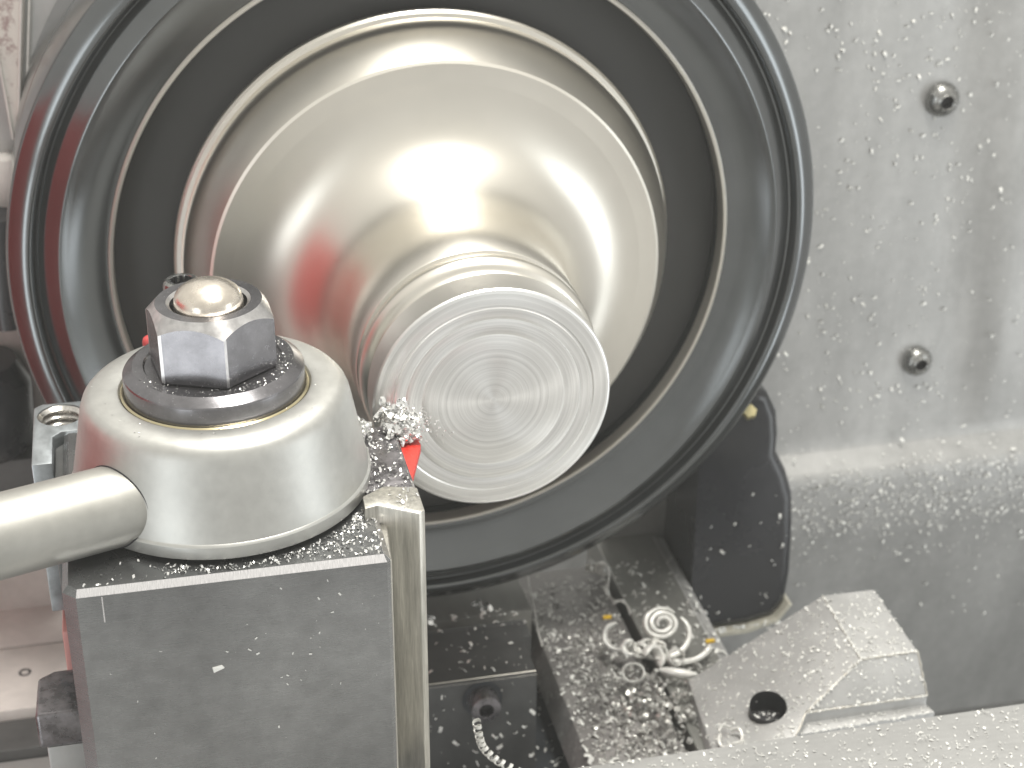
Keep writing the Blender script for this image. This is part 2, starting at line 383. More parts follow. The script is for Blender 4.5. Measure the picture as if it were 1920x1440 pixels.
# ground bright bevels, lying 0.03 mm proud of the block's edge
def strip(a, b, c, d, nrm):
    nv = Vector(nrm).normalized()*.05; v = [Vector(q)+nv for q in (a, b, c, d)]
    v2 = [q-nv*3 for q in v]
    return solid(v+v2, [(0, 1, 2, 3), (7, 6, 5, 4), (0, 4, 5, 1), (1, 5, 6, 2), (2, 6, 7, 3), (3, 7, 4, 0)])
put('bevel_edge', strip((X0+2.3, Y0, -1.1), (X1-.7, Y0, -1.1), (X1-1.1, Y0+1.1, 0), (X0+2.6, Y0+1.1, 0), (0, -1, 1)), 'ground', tp, smooth=None, label='bright ground bevel along the top front edge')
put('bevel_edge', strip((X1, Y0+.7, -1.1), (X1, -8, -1.1), (X1-1.1, -8, 0), (X1-1.1, Y0+1.3, 0), (1, 0, 1)), 'ground', tp, smooth=None)
# lever hub
zt = 21.6
hub = [(17.6, .8), (26.9, .8), (27.6, 1.2), (27.75, 1.8), (27.75, 3.6), (27.5, 4.0), (27.35, 4.1), (26.6, 8), (25.4, 14), (24.75, 17.4)] + \
      [(24.45, 18.8), (24.0, 20.0), (23.2, 20.9), (22.2, 21.4)] + [(18.0, 21.6), (17.5, 21.4), (17.2, 20.9), (17.2, 13), (17.6, 12)]
hb = put('lever_hub', lathe(hub, (HX, HY, 0), 'Z', 160, close=True), 'satin', tp, smooth=30)
JX = Vector((-71.2, -37.4, 7.7)); d = Vector((-.955, -.297, .0)).normalized()
put('lever', tube([JX+d*q for q in (-9, -3, 0, 10, 25, 60, 110, 190)], 7.35, 56), 'lever', hb, smooth=60)
# dark gap ring where the lever enters
col = []
bmj = bmesh.new()
def on_cone(p):       # push a point of the lever's skin along d until it meets the cone
    lo_, hi_ = -14., 14.
    f = lambda s: math.hypot(p.x+d.x*s-HX, p.y+d.y*s-HY)-(27.75-(p.z)*.1735 if p.z > 4 else 27.75)
    for _ in range(30):
        mid = (lo_+hi_)/2
        if f(mid) > 0: hi_ = mid
        else: lo_ = mid
    return p+d*(lo_+.05)
ring = []
s_ = d.cross(Vector((0, 0, 1))).normalized(); u_ = s_.cross(d)
for i in range(65):
    a = 2*math.pi*i/64; ring.append(on_cone(JX+7.42*(math.cos(a)*s_+math.sin(a)*u_)))
tube(ring, .16, 6, bmj); put('joint_line', bmj, 'hole', hb)
put('retaining_ring', lathe([(16.45, 20.2), (17.1, 20.2), (17.15, 21.2), (16.8, 21.45), (16.5, 21.3)], (HX, HY, 0), 'Z', 128, close=True), 'gold', tp, label='thin yellow ring around the washer')
ws = [(9, 12), (16.35, 12), (16.4, 22.3), (16.4, 24.7), (16.25, 25.0), (16.1, 25.1), (14.8, 26.15), (14.5, 26.3), (12.6, 26.3), (12.3, 25.9), (9, 25.9)]
put('washer', lathe(ws, (HX, HY, 0), 'Z', 128, close=True), 'oxide', tp, smooth=14)
# nut : hexagon cut by a 30 degree chamfer cone
def nutmesh(cx, cy, z0, z1, rc, rtop, rb, a0):
    bm = bmesh.new(); n = 144; rings = []
    api = rc*math.cos(math.pi/6)
    def hr(a):
        q = (a-a0) % (math.pi/3)-math.pi/6
        return api/math.cos(q)
    def mk(rf, zf):
        return [bm.verts.new((cx+rf(a)*math.cos(a), cy+rf(a)*math.sin(a), zf(a))) for a in [a0+2*math.pi*i/n for i in range(n)]]
    sl = .62
    def zc(a): return z1-max(0, (hr(a)-rtop))*sl*1.6
    rings = [mk(lambda a: rb, lambda a: z0), mk(lambda a: hr(a)-.3, lambda a: z0), mk(hr, lambda a: z0+.4), mk(hr, lambda a: zc(a)-.35), mk(lambda a: hr(a)-.3, lambda a: zc(a)+.02),
             mk(lambda a: rtop, lambda a: z1), mk(lambda a: rb+.9, lambda a: z1), mk(lambda a: rb+.3, lambda a: z1-.5), mk(lambda a: rb, lambda a: z1-2.2)]
    for a, b in zip(rings, rings[1:]):
        for i in range(n): bm.faces.new([a[i], a[(i+1) % n], b[(i+1) % n], b[i]])
    for i in range(n): bm.faces.new([rings[-1][i], rings[-1][(i+1) % n], rings[0][(i+1) % n], rings[0][i]])
    return bm
NA = math.radians(-82)
nb = nutmesh(HX, HY, 25.95, 38.3, 12.0, 9.5, 6.6, NA)
nb.faces.index_update(); nb.faces.ensure_lookup_table()
tagm = {}
for f in nb.faces:
    i = f.index; rg_, sg = divmod(i, 144)
    cdist = min(sg % 24, 24-1-sg % 24)
    f.material_index = 1 if rg_ == 3 else (1 if rg_ == 4 else (1 if (rg_ == 2 and sg % 24 == 0) else (1 if rg_ == 6 else 0)))
nut = put('hex_nut', nb, 'oxide', tp, smooth=13)
nut.data.materials.append(M['ox2']); nut.data.materials.append(M['wear'])
dome = [(0, 30), (6.25, 30), (6.25, 37.9), (6.15, 38.3)] + [(6.1*math.cos(math.radians(a)), 38.5+3.6*math.sin(math.radians(a))) for a in range(8, 90, 9)] + [(0, 42.1)]
st = put('stud', lathe(dome, (HX, HY, 0), 'Z', 72), 'stud', tp, smooth=50)
bm = bmesh.new()
pts = []
for _ in range(300):
    a = rnd.uniform(math.radians(200), math.radians(400)); r = rnd.choice((rnd.uniform(11.5, 14.6), rnd.uniform(12.5, 14.4)))
    pts.append(((HX+r*math.cos(a), HY+r*math.sin(a), 26.3), (0, 0, 1)))
for _ in range(70):
    a = rnd.uniform(0, 6.28); r = rnd.uniform(17, 22.5); pts.append(((HX+r*math.cos(a), HY+r*math.sin(a), 21.55), (0, 0, 1)))
flecks(bm, pts, .08, .5, lift=.02, power=2)
# chips lying round the hub on the block top
pts = []
for _ in range(750):
    a = rnd.uniform(math.radians(-115), math.radians(12)); r = 27.8+abs(rnd.gauss(0, 1.9))
    x, y = HX+r*math.cos(a), HY+r*math.sin(a)
    if X0+2 < x < X1-.6 and Y0+1.4 < y: pts.append(((x, y, 0), (0, 0, 1)))
for _ in range(230):
    x = rnd.uniform(-42, X1-.5); y = Y0+1.5+14*rnd.random()**1.1
    if math.hypot(x-HX, y-HY) > 27.8: pts.append(((x, y, 0), (0, 0, 1)))
for _ in range(120):
    pts.append(((rnd.uniform(X0+3, X1-2), rnd.uniform(Y0+1.5, Y0+8), 0), (0, 0, 1)))
pts = [q for q in pts if math.hypot(q[0][0]-HX, q[0][1]-HY) > 27.8 or q[0][2] > 5]
flecks(bm, pts, .1, .95, lift=.05, flat=.3, curl=.8, power=1.8)
tag(put('metal_flecks', bm, 'chip', smooth=None), 'tiny bright chips lying round the hub foot and washer of the tool post', 'metal flecks', kind='stuff')
# specks on the block's front face
bm = bmesh.new(); pts = []
for _ in range(40):
    pts.append(((rnd.gauss(-45, 8), Y0-.0, rnd.gauss(-17, 10)), (0, -1, 0)))
for _ in range(12): pts.append(((rnd.uniform(-82, -32), Y0, rnd.uniform(-38, -2)), (0, -1, 0)))
pts = [q for q in pts if X0+4 < q[0][0] < X1-1 and -40 < q[0][2] < -2]
flecks(bm, pts, .12, .8, lift=.02, flat=.97, curl=.1, power=2.2)
tag(put('metal_flecks', bm, 'chipdull', smooth=None), 'sparse specks and flakes sticking to the front face of the dark tool post', 'metal flecks', kind='stuff')
bm = solid([(-62.4, -53.85, -18.9), (-60.7, -53.75, -18.6), (-60.3, -53.85, -19.2), (-62.2, -53.8, -20.0), (-62.4, -53.6, -18.9), (-60.7, -53.6, -18.6), (-60.3, -53.6, -19.2), (-62.2, -53.6, -20.0)],
           [(0, 1, 2, 3), (7, 6, 5, 4), (0, 4, 5, 1), (1, 5, 6, 2), (2, 6, 7, 3), (3, 7, 4, 0)])
tag(put('metal_flake', bm, 'chipdull', smooth=None), 'largest pale flake stuck in the middle of the dark front face', 'flake')

# rear tool holder with the open threaded hole
rh = thing('rear_tool_holder', (-75, 11, -34), 'blue grey steel tool holder with open threaded hole behind the lever hub', 'tool holder')
hc = Vector((-87.0, 12.2, 0)); hrad = 4.6
def holder_rear():
    """top plate with a round hole, made as a fan between the outline and the hole"""
    out = [(-92.3, -7.5), (-88.4, -7.5), (-88.4, 3.2), (-86.8, 5.0), (-60, 5.05), (-38, 5.05), (-38, 17.6), (-75, 17.6), (-90.8, 17.6), (-92.3, 16.2)]
    bm = prism(out, -34, 0, .35, 2)
    return bm
hb2 = put('body', holder_rear(), 'blue', rh, smooth=30)
# the boolean hole
cut = bpy.data.objects.new('cutter', None)
def bool_cyl(o, c, ax, r, h):
    bmc = lathe([(0, -h), (r, -h), (r, h), (0, h)], c, 'Z', 48)
    q = spin_to(bmc, c, ax)
    mc = bpy.data.meshes.new('tmp'); 
    for v in bmc.verts: v.co *= S
    bmesh.ops.recalc_face_normals(bmc, faces=bmc.faces)
    bmc.to_mesh(mc); bmc.free(); oc = bpy.data.objects.new('tmp', mc); COL.objects.link(oc)
    md = o.modifiers.new('b', 'BOOLEAN'); md.operation = 'DIFFERENCE'; md.object = oc; md.solver = 'EXACT'
    bpy.context.view_layer.update()
    dg = bpy.context.evaluated_depsgraph_get(); me = bpy.data.meshes.new_from_object(o.evaluated_get(dg))
    o.modifiers.clear(); o.data = me; bpy.data.objects.remove(oc)
    me.shade_smooth(); me.set_sharp_from_angle(angle=math.radians(30))
bpy.data.objects.remove(cut)
bool_cyl(hb2, (hc.x, hc.y, 0), (0, 0, 1), hrad, 15)
thp = []
for i in range(9):
    z = -.3-i*1.6; thp += [(hrad-.05, z), (hrad-.9, z-.65), (hrad-.9, z-.8), (hrad-.05, z-1.45)]
put('thread', lathe(thp, (hc.x, hc.y, 0), 'Z', 48), 'wear', rh, smooth=20, label='bright screw thread inside the open hole')
put('dark_insert', prism([(-88.1, -30), (-84, -30), (-84, 3.6), (-86.6, 3.6), (-88.1, 2.0)], -30, -2.0, .4, 2), 'saddle', rh, label='dark lower plate inside the holder notch')
for x, lab in ((-60.6, 'steel socket set screw with serrated rim standing behind the hex nut'),):
    t = thing('set_screw', (x, 12.5, 0), lab, 'set screw')
    body = [(0, 0), (3.7, 0)] + [q for i in range(17) for q in ((3.75, .3+i*1.5), (3.2, .9+i*1.5), (3.75, 1.5+i*1.5))] + [(3.75, 26.2), (3.55, 27.0), (3.0, 27.4), (2.35, 27.4), (2.25, 27.2), (2.2, 24), (0, 24)]
    put('body', lathe(body, (x, 12.5, 0), 'Z', 48), 'screw', t, smooth=35)
    bm = bmesh.new()
    for i in range(12):
        a = i*math.pi/6; ribbon([Vector((x+2.2*math.cos(a), 12.5+2.2*math.sin(a), z)) for z in (24.2, 27.3)], (-math.sin(a), math.cos(a), 0), .55, .35, bm)
    put('socket_splines', bm, 'hole', t, smooth=None)
t = thing('indicator_knob', (-68.9, 12, 0), 'small red and white round knob peeking out behind the hub, left of the nut', 'knob')
put('stem', lathe([(0, 0), (.9, 0), (.9, 12), (0, 12)], (-67.9, 12, 0), 'Z', 24), 'screw', t)
put('cap', lathe([(0, 11.4), (1.0, 11.5), (1.4, 12.0), (1.5, 14.6), (1.3, 15.4), (.8, 15.8), (0, 15.9)], (-67.9, 12, 0), 'Z', 32), 'redpaint', t, smooth=60)

# front right tool holder, tool bar, insert
th = thing('tool_holder', (-26, -40, -58), 'upright ground steel holder with vertical scratches on the right side of the tool post', 'tool holder')
put('body', prism([(-32.6, -41), (-30.2, -40.2), (-23.2, -44.6), (-22.0, -43.6), (-22.0, -35.4), (-27.9, -33.6), (-32.4, -36.5)], -58, 2.6, .38, 2), 'holder', th, smooth=30)
put('dovetail', prism([(-30.5, -52.6), (-29.6, -52.6), (-28.6, -41), (-24.5, -41), (-24, -5), (-30.5, -5)], -57, -1.4, .2, 1), 'holder', th, smooth=30)
tb = thing('turning_tool', (-26, -20, -12), 'worn dark steel turning tool with a red insert cutting the workpiece', 'cutting tool')
put('shank', prism([(-31.5, -34.4), (-22.6, -36.0), (-22.1, -30), (-22.3, -14), (-23.6, -9.4), (-26.2, -9.6), (-31.5, -14)], -14, 1.9, .5, 2), 'bar', tb, smooth=30)
put('shank_edge', strip((-22.05, -34.5, 1.2), (-22.25, -13.8, 1.2), (-22.8, -13.8, 1.95), (-22.65, -34.5, 1.95), (1, 0, 1)), 'wear', tb, smooth=None, label='bright worn edge of the tool shank')
put('insert', prism([(-22.1, -29.2), (-17.9, -15.6), (-19.4, -2.2), (-22.2, -2.4)], -1.6, .4, .35, 2), 'red', tb, smooth=30, label='red triangular insert, mostly buried under chips')
0 and put('clamp_cap', lathe([(0, 1.8), (3.1, 1.8), (3.1, 3.2), (2.8, 3.7), (0, 3.9)], (-26.6, -11.4, 0), 'Z', 32), 'bar', tb)
# chips on the tool bar top
bm = bmesh.new(); pts = []
for _ in range(420):
    x = rnd.uniform(-31, -22.6); y = rnd.uniform(-35, -11)
    if x > -27.5 and rnd.random() < .55: continue
    pts.append(((x, y, 1.95), (0, 0, 1)))
for _ in range(40): pts.append(((rnd.uniform(-29, -22.6), rnd.uniform(-43, -35.6), 2.65), (0, 0, 1)))
flecks(bm, pts, .1, 1.1, lift=.03, flat=.4, curl=.8, power=2)
tag(put('metal_flecks', bm, 'chip', smooth=None), 'bright crumbs scattered on the top of the dark turning tool', 'metal flecks', kind='stuff')
# the heap of curled chips at the cutting edge
def in_heap():
    if rnd.random() < .22: c = Vector((-29.2, -12.5, 3.2)); s = Vector((1.3, 1.8, 1.4))
    else: c = Vector((-21.3, -9.5, 2.5)); s = Vector((2.2, 4.2, 2.7))
    return Vector([c[i]+s[i]*rnd.gauss(0, .62) for i in range(3)])
bm = bmesh.new()
for _ in range(300):
    p = in_heap()
    if p.z < -1.5 and p.x < -22: p.z = 2
    ax = Vector((rnd.gauss(0, 1), rnd.gauss(0, 1), rnd.gauss(0, 1)))
    minicurl(bm, p, ax, rnd.uniform(.3, 1.15), rnd.uniform(.35, 1.1), rnd.uniform(.5, 1.4), 9, .07)
for _ in range(110):
    minicurl(bm, Vector((-20.2, -13.2, 1.3))+Vector((rnd.gauss(0, 1.1), rnd.gauss(0, 1.5), abs(rnd.gauss(0, .9)))), (rnd.gauss(0, 1), rnd.gauss(0, 1), rnd.gauss(0, 1)), rnd.uniform(.25, .8), rnd.uniform(.3, .8), rnd.uniform(.5, 1.4), 9, .07)
for _ in range(90):                                   # sparks of swarf leaving to the right over the end face
    q = rnd.random(); p = Vector((-19+q*9+rnd.gauss(0, .6), -9+rnd.gauss(0, 1.6), 3.2-q*4.5+rnd.gauss(0, 1.4)))
    if rnd.random() < q*.85: continue
    minicurl(bm, p, (rnd.gauss(0, 1), rnd.gauss(0, 1), rnd.gauss(0, 1)), rnd.uniform(.12, .35), rnd.uniform(.15, .35), .6, 6, .05)
tag(put('chip_heap', bm, 'chip', smooth=30), 'heap of tiny curled silver chips piled at the tip of the turning tool', 'metal chips', kind='stuff')
bm = bmesh.new(); a0 = []
c = Vector((-22.6, -10.4, 5.2)); u1 = Vector((1, -.25, -.1)).normalized(); u2 = Vector((.1, .8, .5)).normalized()
ribbon([c+1.9*(math.cos(a)*u1-math.sin(a)*u2)*1.0 for a in [math.radians(q) for q in range(0, 190, 12)]], (.05, -.35, .93), 2.2, .12, bm)
tag(put('swarf_curl', bm, 'wear', smooth=60), 'broad smooth brownish curved chip on top of the silver chip heap', 'metal curl')
bm = bmesh.new(); minicurl(bm, (-25.6, -8.8, 3.2), (.7, .5, .6), .75, .8, 5.5, 9, .08)
tag(put('swarf_curl', bm, 'chip', smooth=40), 'tightly coiled silver chip lying left under the broad brownish chip', 'metal curl')

# left side piece beside the post
t = thing('side_clamp_block', (-91, -26, -75), 'grey worn steel block with rounded corner at the lower left of the tool post', 'clamp block')
put('body', prism([(-95.9, -33), (-86.6, -33), (-86.6, -19), (-92.5, -19), (-95.6, -21)], -48, -40, .9, 3), 'bar', t, smooth=40)
put('base', prism([(-94.6, -32.2), (-86.6, -32.2), (-86.6, -20), (-94.6, -20)], -75, -48.4, .6, 2), 'cast', t, smooth=40)
t = thing('red_slide', (-88, -20, -90), 'red painted slide side just left of the dark tool post, behind the lever', 'machine slide')
put('body', box(-90.6, -60, -12, 16, -88, -36, 1), 'pink', t)

# ---------------------------------------------------------------- bed, saddle and cross slide (lower right)
bed = thing('lathe_bed', (50, 80, -150), 'grey lathe bed with way strips running back under the chuck, strewn with chips', 'lathe bed')
put('way_strip', solid([(57.6, 20, -118), (76.2, 20, -118), (79.0, 20, -119.2), (79.0, 20, -150), (57.6, 20, -150), (57.6, 131, -118), (76.2, 131, -118), (79.0, 131, -119.2), (79.0, 131, -150), (57.6, 131, -150)],
    [(0, 1, 6, 5), (1, 2, 7, 6), (2, 3, 8, 7), (3, 4, 9, 8), (4, 0, 5, 9), (0, 4, 3, 2, 1), (5, 6, 7, 8, 9)], .3, 1), 'way', bed, smooth=20)
put('lit_way_edge', solid([(75.2, 20, -117.8), (78.7, 20, -118.7), (78.7, 120, -118.7), (75.2, 120, -117.8), (75.2, 20, -118.3), (78.7, 20, -119.3), (78.7, 120, -119.3), (75.2, 120, -118.3)],  # lit bevel, its brightness put in as a paler grey
    [(0, 1, 2, 3), (7, 6, 5, 4), (0, 4, 5, 1), (1, 5, 6, 2), (2, 6, 7, 3), (3, 7, 4, 0)]), 'cast', bed, smooth=None, label='lit edge of the way strip, given in paler grey')
put('inner_way', solid([(30, 15, -120), (55.5, 15, -120), (55.5, 112, -120), (30, 112, -120), (27, 15, -128), (55.5, 15, -132), (55.5, 112, -132), (27, 112, -128)],
    [(0, 1, 2, 3), (7, 6, 5, 4), (0, 4, 5, 1), (1, 5, 6, 2), (2, 6, 7, 3), (3, 7, 4, 0)], .5), 'wayswarf', bed, smooth=30)
put('trough', box(-130, 62, 5, 135, -152, -136, 0), 'dark', bed, label='dark trough between the ways')
put('cross_web', box(-60, 27.5, 78, 100, -140, -109, .8), 'way', bed, label='grey casting web under the chuck')
put('end_casting', box(-60, 200, 118, 130.5, -240, -121, 0), 'rail', bed, smooth=None) if False else None
sd = thing('saddle_block', (0, 50, -140), 'dark rectangular block with a socket cap screw right of the tool post', 'block')
put('body', box(-60, 19.8, 40.2, 62, -150, -101.6, .0), 'saddle', sd)
put('edge', strip((-60, 40.2, -102.2), (19.8, 40.2, -102.2), (19.8, 41.0, -101.5), (-60, 41.0, -101.5), (0, -1, 1)), 'edge', sd, smooth=None, label='pale bevel along the top edge')
put('ledge', box(-60, 23.5, 62.05, 70, -150, -106, .5), 'saddle', sd)
def cap_screw(c, ax, r, h, label, mt='saddle'):
    c = Vector(c); ax = Vector(ax).normalized(); t = thing('cap_screw', c, label, 'cap screw')
    bm = lathe([(0, 0), (r, 0), (r, h-.5), (r-.15, h-.15), (r-.5, h), (r*.5, h), (r*.47, h-.2), (r*.46, h-2), (0, h-2)], c, 'Z', 40); spin_to(bm, c, ax); put('head', bm, mt, t, smooth=35)
    hexsocket(c+ax*h, ax, r*.46, 2, t)
    bm = lathe([(0, -.02), (r*1.35, -.02), (r*1.35, .15), (0, .15)], c, 'Z', 32); spin_to(bm, c, ax); put('washer', bm, 'dark', t)
cap_screw((5.6, 40.1, -107.5), (0, -1, 0), 3.9, 5.2, 'dark socket cap screw on the front of the dark saddle block', 'bar')

# grey casting with sloped sides
cs_ = thing('way_wiper', (85, 25, -125), 'grey cast way wiper cover with flat raised top, sloping sides and a round dark hole', 'machine cover')
V = [(57.4, 2, -112.6), (62.4, 45.2, -114.6), (99.8, 48.2, -94.8), (114.3, 48, -94.8), (114.2, 19.6, -94.8), (98.6, 19.4, -94.8), (82.6, 13.6, -104.4), (115.2, 13.6, -104.4), (72.6, 1, -108.8),
     (57.4, 2, -135), (62.4, 45.2, -135), (99.8, 48.2, -135), (114.3, 48, -135), (115.4, 13.6, -107.6), (82.6, 13.6, -107.8), (73.4, 1, -111.6), (73.4, 1, -135), (116.6, 11.0, -107.8), (116.6, 11, -135), (80, 10.2, -108.2), (80, 10.2, -135)]
Fc = [(0, 8, 6, 5, 2, 1), (2, 5, 4, 3), (5, 6, 7, 4), (6, 14, 13, 7), (8, 15, 14, 6), (14, 19, 17, 13), (15, 19, 14), (19, 20, 18, 17), (15, 16, 20, 19), (0, 9, 16, 15, 8), (0, 1, 10, 9), (1, 2, 11, 10), (2, 3, 12, 11), (3, 4, 7, 13, 17, 18, 12), (9, 10, 11, 12, 18, 20, 16)]
bm = bmesh.new(); vs = [bm.verts.new(v) for v in V]
for f in Fc: bm.faces.new([vs[i] for i in f])
bmesh.ops.recalc_face_normals(bm, faces=bm.faces)
bmesh.ops.triangulate(bm, faces=[f for f in bm.faces if len(f.verts) > 4])
sharp = [e for e in bm.edges if len(e.link_faces) == 2 and e.calc_face_angle() > .35]
bmesh.ops.bevel(bm, geom=sharp, offset=.55, segments=2, affect='EDGES', profile=.6)
cb_ = put('body', bm, 'cast', cs_, smooth=25)
hole_c = Vector((75.0, 19.8, -106.3)); hole_n = Vector((-.42, -.12, .9)).normalized()
bool_cyl(cb_, hole_c, (-.1, -.25, .95), 4.8, 9)
bm = lathe([(0, -7), (4.7, -7), (4.7, .6)], hole_c, 'Z', 40); spin_to(bm, hole_c, (-.1, -.25, .95))
put('hole_wall', bm, 'hole', cs_, label='dark round bolt hole in the slope')
for a, b in ((2, 5), (5, 4), (5, 6), (6, 7), (6, 8), (4, 7)):
    a, b = Vector(V[a]), Vector(V[b]); n_ = 14
    put('bright_edge', tube([a.lerp(b, i/n_)+Vector((rnd.gauss(0, .05), rnd.gauss(0, .05), -.12)) for i in range(n_+1)], .27, 6, taper=lambda q: 1+.5*math.sin(q*41)*math.sin(q*17)), 'edge', cs_, smooth=60)  # pale tubes along the casting's edges
cp = thing('compound_slide', (-55, -95, -84), 'unseen pale compound slide top in front of the tool post, added to reflect in it', 'machine slide')  # out of view, added so the post's lower front mirrors something pale
put('body', box(-112, -6, -150, -54.4, -84, -66, 1, 2), 'rail', cp)
put('scratch', box(-79.9, -79.7, Y0-.06, Y0+.1, -6.6, -1.3), 'ground', tp, smooth=None, label='thin bright vertical scratch')
rl = thing('cross_slide', (80, -50, -100), 'broad flat grey cross slide surface sprinkled with fine chips along the bottom edge', 'cross slide')
put('body', box(-25, 240, -110, -22.8, -98, -80, .35, 2), 'rail', rl)

# black moulded cover and cream edge
bc = thing('black_cover', (95, 98, -140), 'glossy black moulded cover standing under the chuck against the grey wall', 'cover')
op = [(86, -62), (90.8, -58.2), (94.5, -56.9), (99.3, -58.6), (102.6, -65), (103.6, -72), (103.5, -78), (107.0, -85), (109.6, -93), (110.6, -105), (111, -120), (110.2, -129.5), (106.6, -134.6), (98, -136.6), (86, -137), (79.7, -137), (79.7, -100), (79.7, -80), (80.2, -66)]
bm = prism(op, 95, 128, 4.0, 5, 'Y', only=lambda e: all(abs(v.co.y-95) < .01 and v.co.x > 84 for v in e.verts))
put('body', bm, 'rubber', bc, smooth=50)
ed = [(79.8, -138.6), (79.8, -137.0), (86, -137.05), (98, -136.7), (106.6, -134.7), (110.3, -129.6), (111.6, -130.2), (107.6, -136), (98.4, -138.6), (86, -138.9)]
put('foam_edge', prism(ed, 93.6, 112, .25, 1, 'Y'), 'cream', bc, smooth=30, label='cream foam strip under the cover')
put('boss', lathe([(0, 0), (4.4, 0), (4.4, 3.4), (3.9, 4), (2.6, 4.1), (2.3, 3.6), (0, 3.4)], (95.2, 95, -65.5), 'Z', 36), 'rubber', bc) if False else None
t = thing('brass_fitting', (93.6, 90, -62), 'small brass fitting shining between chuck rim and black cover', 'fitting')
bm = lathe([(0, 0), (2.2, 0), (2.2, 2.6), (1.7, 3.2), (0, 3.4)], (92.9, 93.6, -62.8), 'Z', 6); spin_to(bm, (92.9, 93.6, -62.8), (-.3, -1, .8)); put('head', bm, 'brass', t, smooth=20)

# ---------------------------------------------------------------- left background
pl = thing('headstock_casting', (-100, 125, -20), 'pale stained headstock casting with a tapered rib at the upper left corner', 'headstock')
put('panel', box(-160, -40, 127, 134, 3, 95, .6), 'wall', pl)
put('foot', box(-160, -94.5, 121, 128, 2.5, 16.4, .8), 'paint', pl)
put('rib', solid([(-100.6, 126.4, 95), (-84.0, 126.4, 95), (-95.2, 126.4, 19.4), (-97.4, 126.4, 19.6), (-100.6, 123.2, 95), (-84.9, 123.2, 95), (-95.7, 124.4, 20.4), (-97.2, 124.4, 20.6)],
    [(4, 5, 6, 7), (0, 4, 7, 3), (5, 1, 2, 6), (7, 6, 2, 3), (0, 1, 5, 4), (0, 3, 2, 1)], .4), 'stain', pl, smooth=20)
for a, b in (((-100.3, 123.0, 95), (-97.0, 124.1, 20.8)), ((-85.2, 123.0, 95), (-95.9, 124.1, 20.6)), ((-83.2, 125.9, 95), (-94.4, 125.9, 18.6))):
    put('rib_edge', tube([a, b], .35, 8), 'paint', pl)
put('post', box(-160, -96.2, 125, 140, -160, 2.2, .8), 'paint', pl, label='lower pale post of the headstock')
t = thing('hose', (-104, 110, -30), 'dark thick hose hanging at the left edge behind the chuck', 'hose')
put('body', tube([(-101.5-2*math.sin(q*.35), 116, 4-q*6.0) for q in range(0, 6)], 5.2, 20), 'rubber', t, smooth=60)
t = thing('hose', (-104, 110, -60), 'dark rounded motor end at the left edge, below the hanging hose', 'motor')
t.name = 'motor_housing'
put('body', lathe([(0, -14), (10, -14), (12.5, -11), (13, 6), (10, 12), (0, 13)], (-113, 116, -48), 'Z', 40), 'rubber', t, smooth=50)
put('base', box(-130, -98.5, 108, 122, -78, -62, 2), 'saddle', t)
bt = thing('side_tray', (-110, 90, -125), 'worn off white painted tray at the lower left, with a dark seam across', 'tray')
put('panel', box(-190, -84, 106.6, 156, -126, -120, .8), 'paint', bt)
put('panel', box(-190, -84, 77.5, 105.8, -126, -120, .8), 'paint', bt)
put('seam', box(-190, -84, 105.4, 107, -128, -121.2, 0), 'dark', bt)
put('front_step', box(-190, -84, 64.4, 77.2, -132, -123, .5), 'saddle', bt)
put('lower_panel', box(-190, -84, 0, 64, -134, -126, .5), 'rail', bt)
bm = lathe([(1.0, -.3), (1.7, -.3), (1.7, .12), (1.0, .12)], (-110.4, 93.5, -120), 'Z', 24, close=True); put('ring_mark', bm, 'bar', bt)
# unseen red panel added left of the chuck for the red thing the metal mirrors
rg = thing('red_side_panel', (-230, 40, -150), 'unseen red panel left of the chuck, added for the red reflections', 'guard')
put('panel', box(-226, -220, -40, 120, -150, 70, 2), 'redpaint', rg)
put('flange', box(-238, -226.1, -40, 120, -150, -140, 1), 'redpaint', rg)
# floor of the chip pan, far below
pan = put('ground', box(-260, 400, -60, 400, -262, -258, 0), 'saddle', smooth=None); tag(pan, kind='structure', label='dark chip pan below the lathe')

# ---------------------------------------------------------------- swarf on the bed
P = Vector
def cam_axes(c):
    f = (Vector(c)-CP).normalized(); r = f.cross(Vector((0, 0, 1))).normalized(); return r, r.cross(f), f
def spiral(c, r0, r1, turns, width, th, tilt=(0, 0), squash=.85, ph=0, adv=0., bm=None, n=26, rag=.05):
    c = Vector(c); ax = Vector((tilt[0], -.75+tilt[1], .66)).normalized()          # axis leans towards the front
    s = ax.cross(Vector((0, 0, 1))).normalized()*-1; u = ax.cross(s); pts = []
    N = int(n*turns)
    for i in range(N+1):
        q = i/N; a = ph+turns*6.283*q; r = r0+(r1-r0)*q
        pts.append(c+r*(math.cos(a)*s+squash*math.sin(a)*u)+ax*adv*q)
    bm = bm or bmesh.new(); rings = []
    for i, p in enumerate(pts):                        # a thick folded strand, oval in section, fading at both ends
        q = i/N; t = (pts[min(i+1, N)]-pts[max(i-1, 0)]).normalized(); nn = t.cross(ax).normalized()
        k_ = min(1, .35+6*q, .35+6*(1-q))*(1+.08*math.sin(i*.9)); hw, ht = width*.5*k_, th*.5*k_
        rings.append([bm.verts.new(p+ax*hw*math.cos(a_)+nn*ht*math.sin(a_)*(1+.25*math.cos(2*a_))) for a_ in [6.283*j/12 for j in range(12)]])
    for a_, b_ in zip(rings, rings[1:]):
        for j in range(12): bm.faces.new([a_[j], a_[(j+1) % 12], b_[(j+1) % 12], b_[j]])
    bm.faces.new(rings[0]); bm.faces.new(rings[-1])
    return bm
g = 'pale ribbon curls of swarf on the bed'
def curl(label, *a, **k):
    o = put('swarf_curl', spiral(*a, **k), 'curl', smooth=50); tag(o, label, 'metal curl', g)
curl('rose shaped roll of pale swarf at the top of the heap on the bed', (60.6, 64.5, -109.5), 5.2, 1.3, 2.5, 2.9, 1.6, ph=.6, adv=1.6)
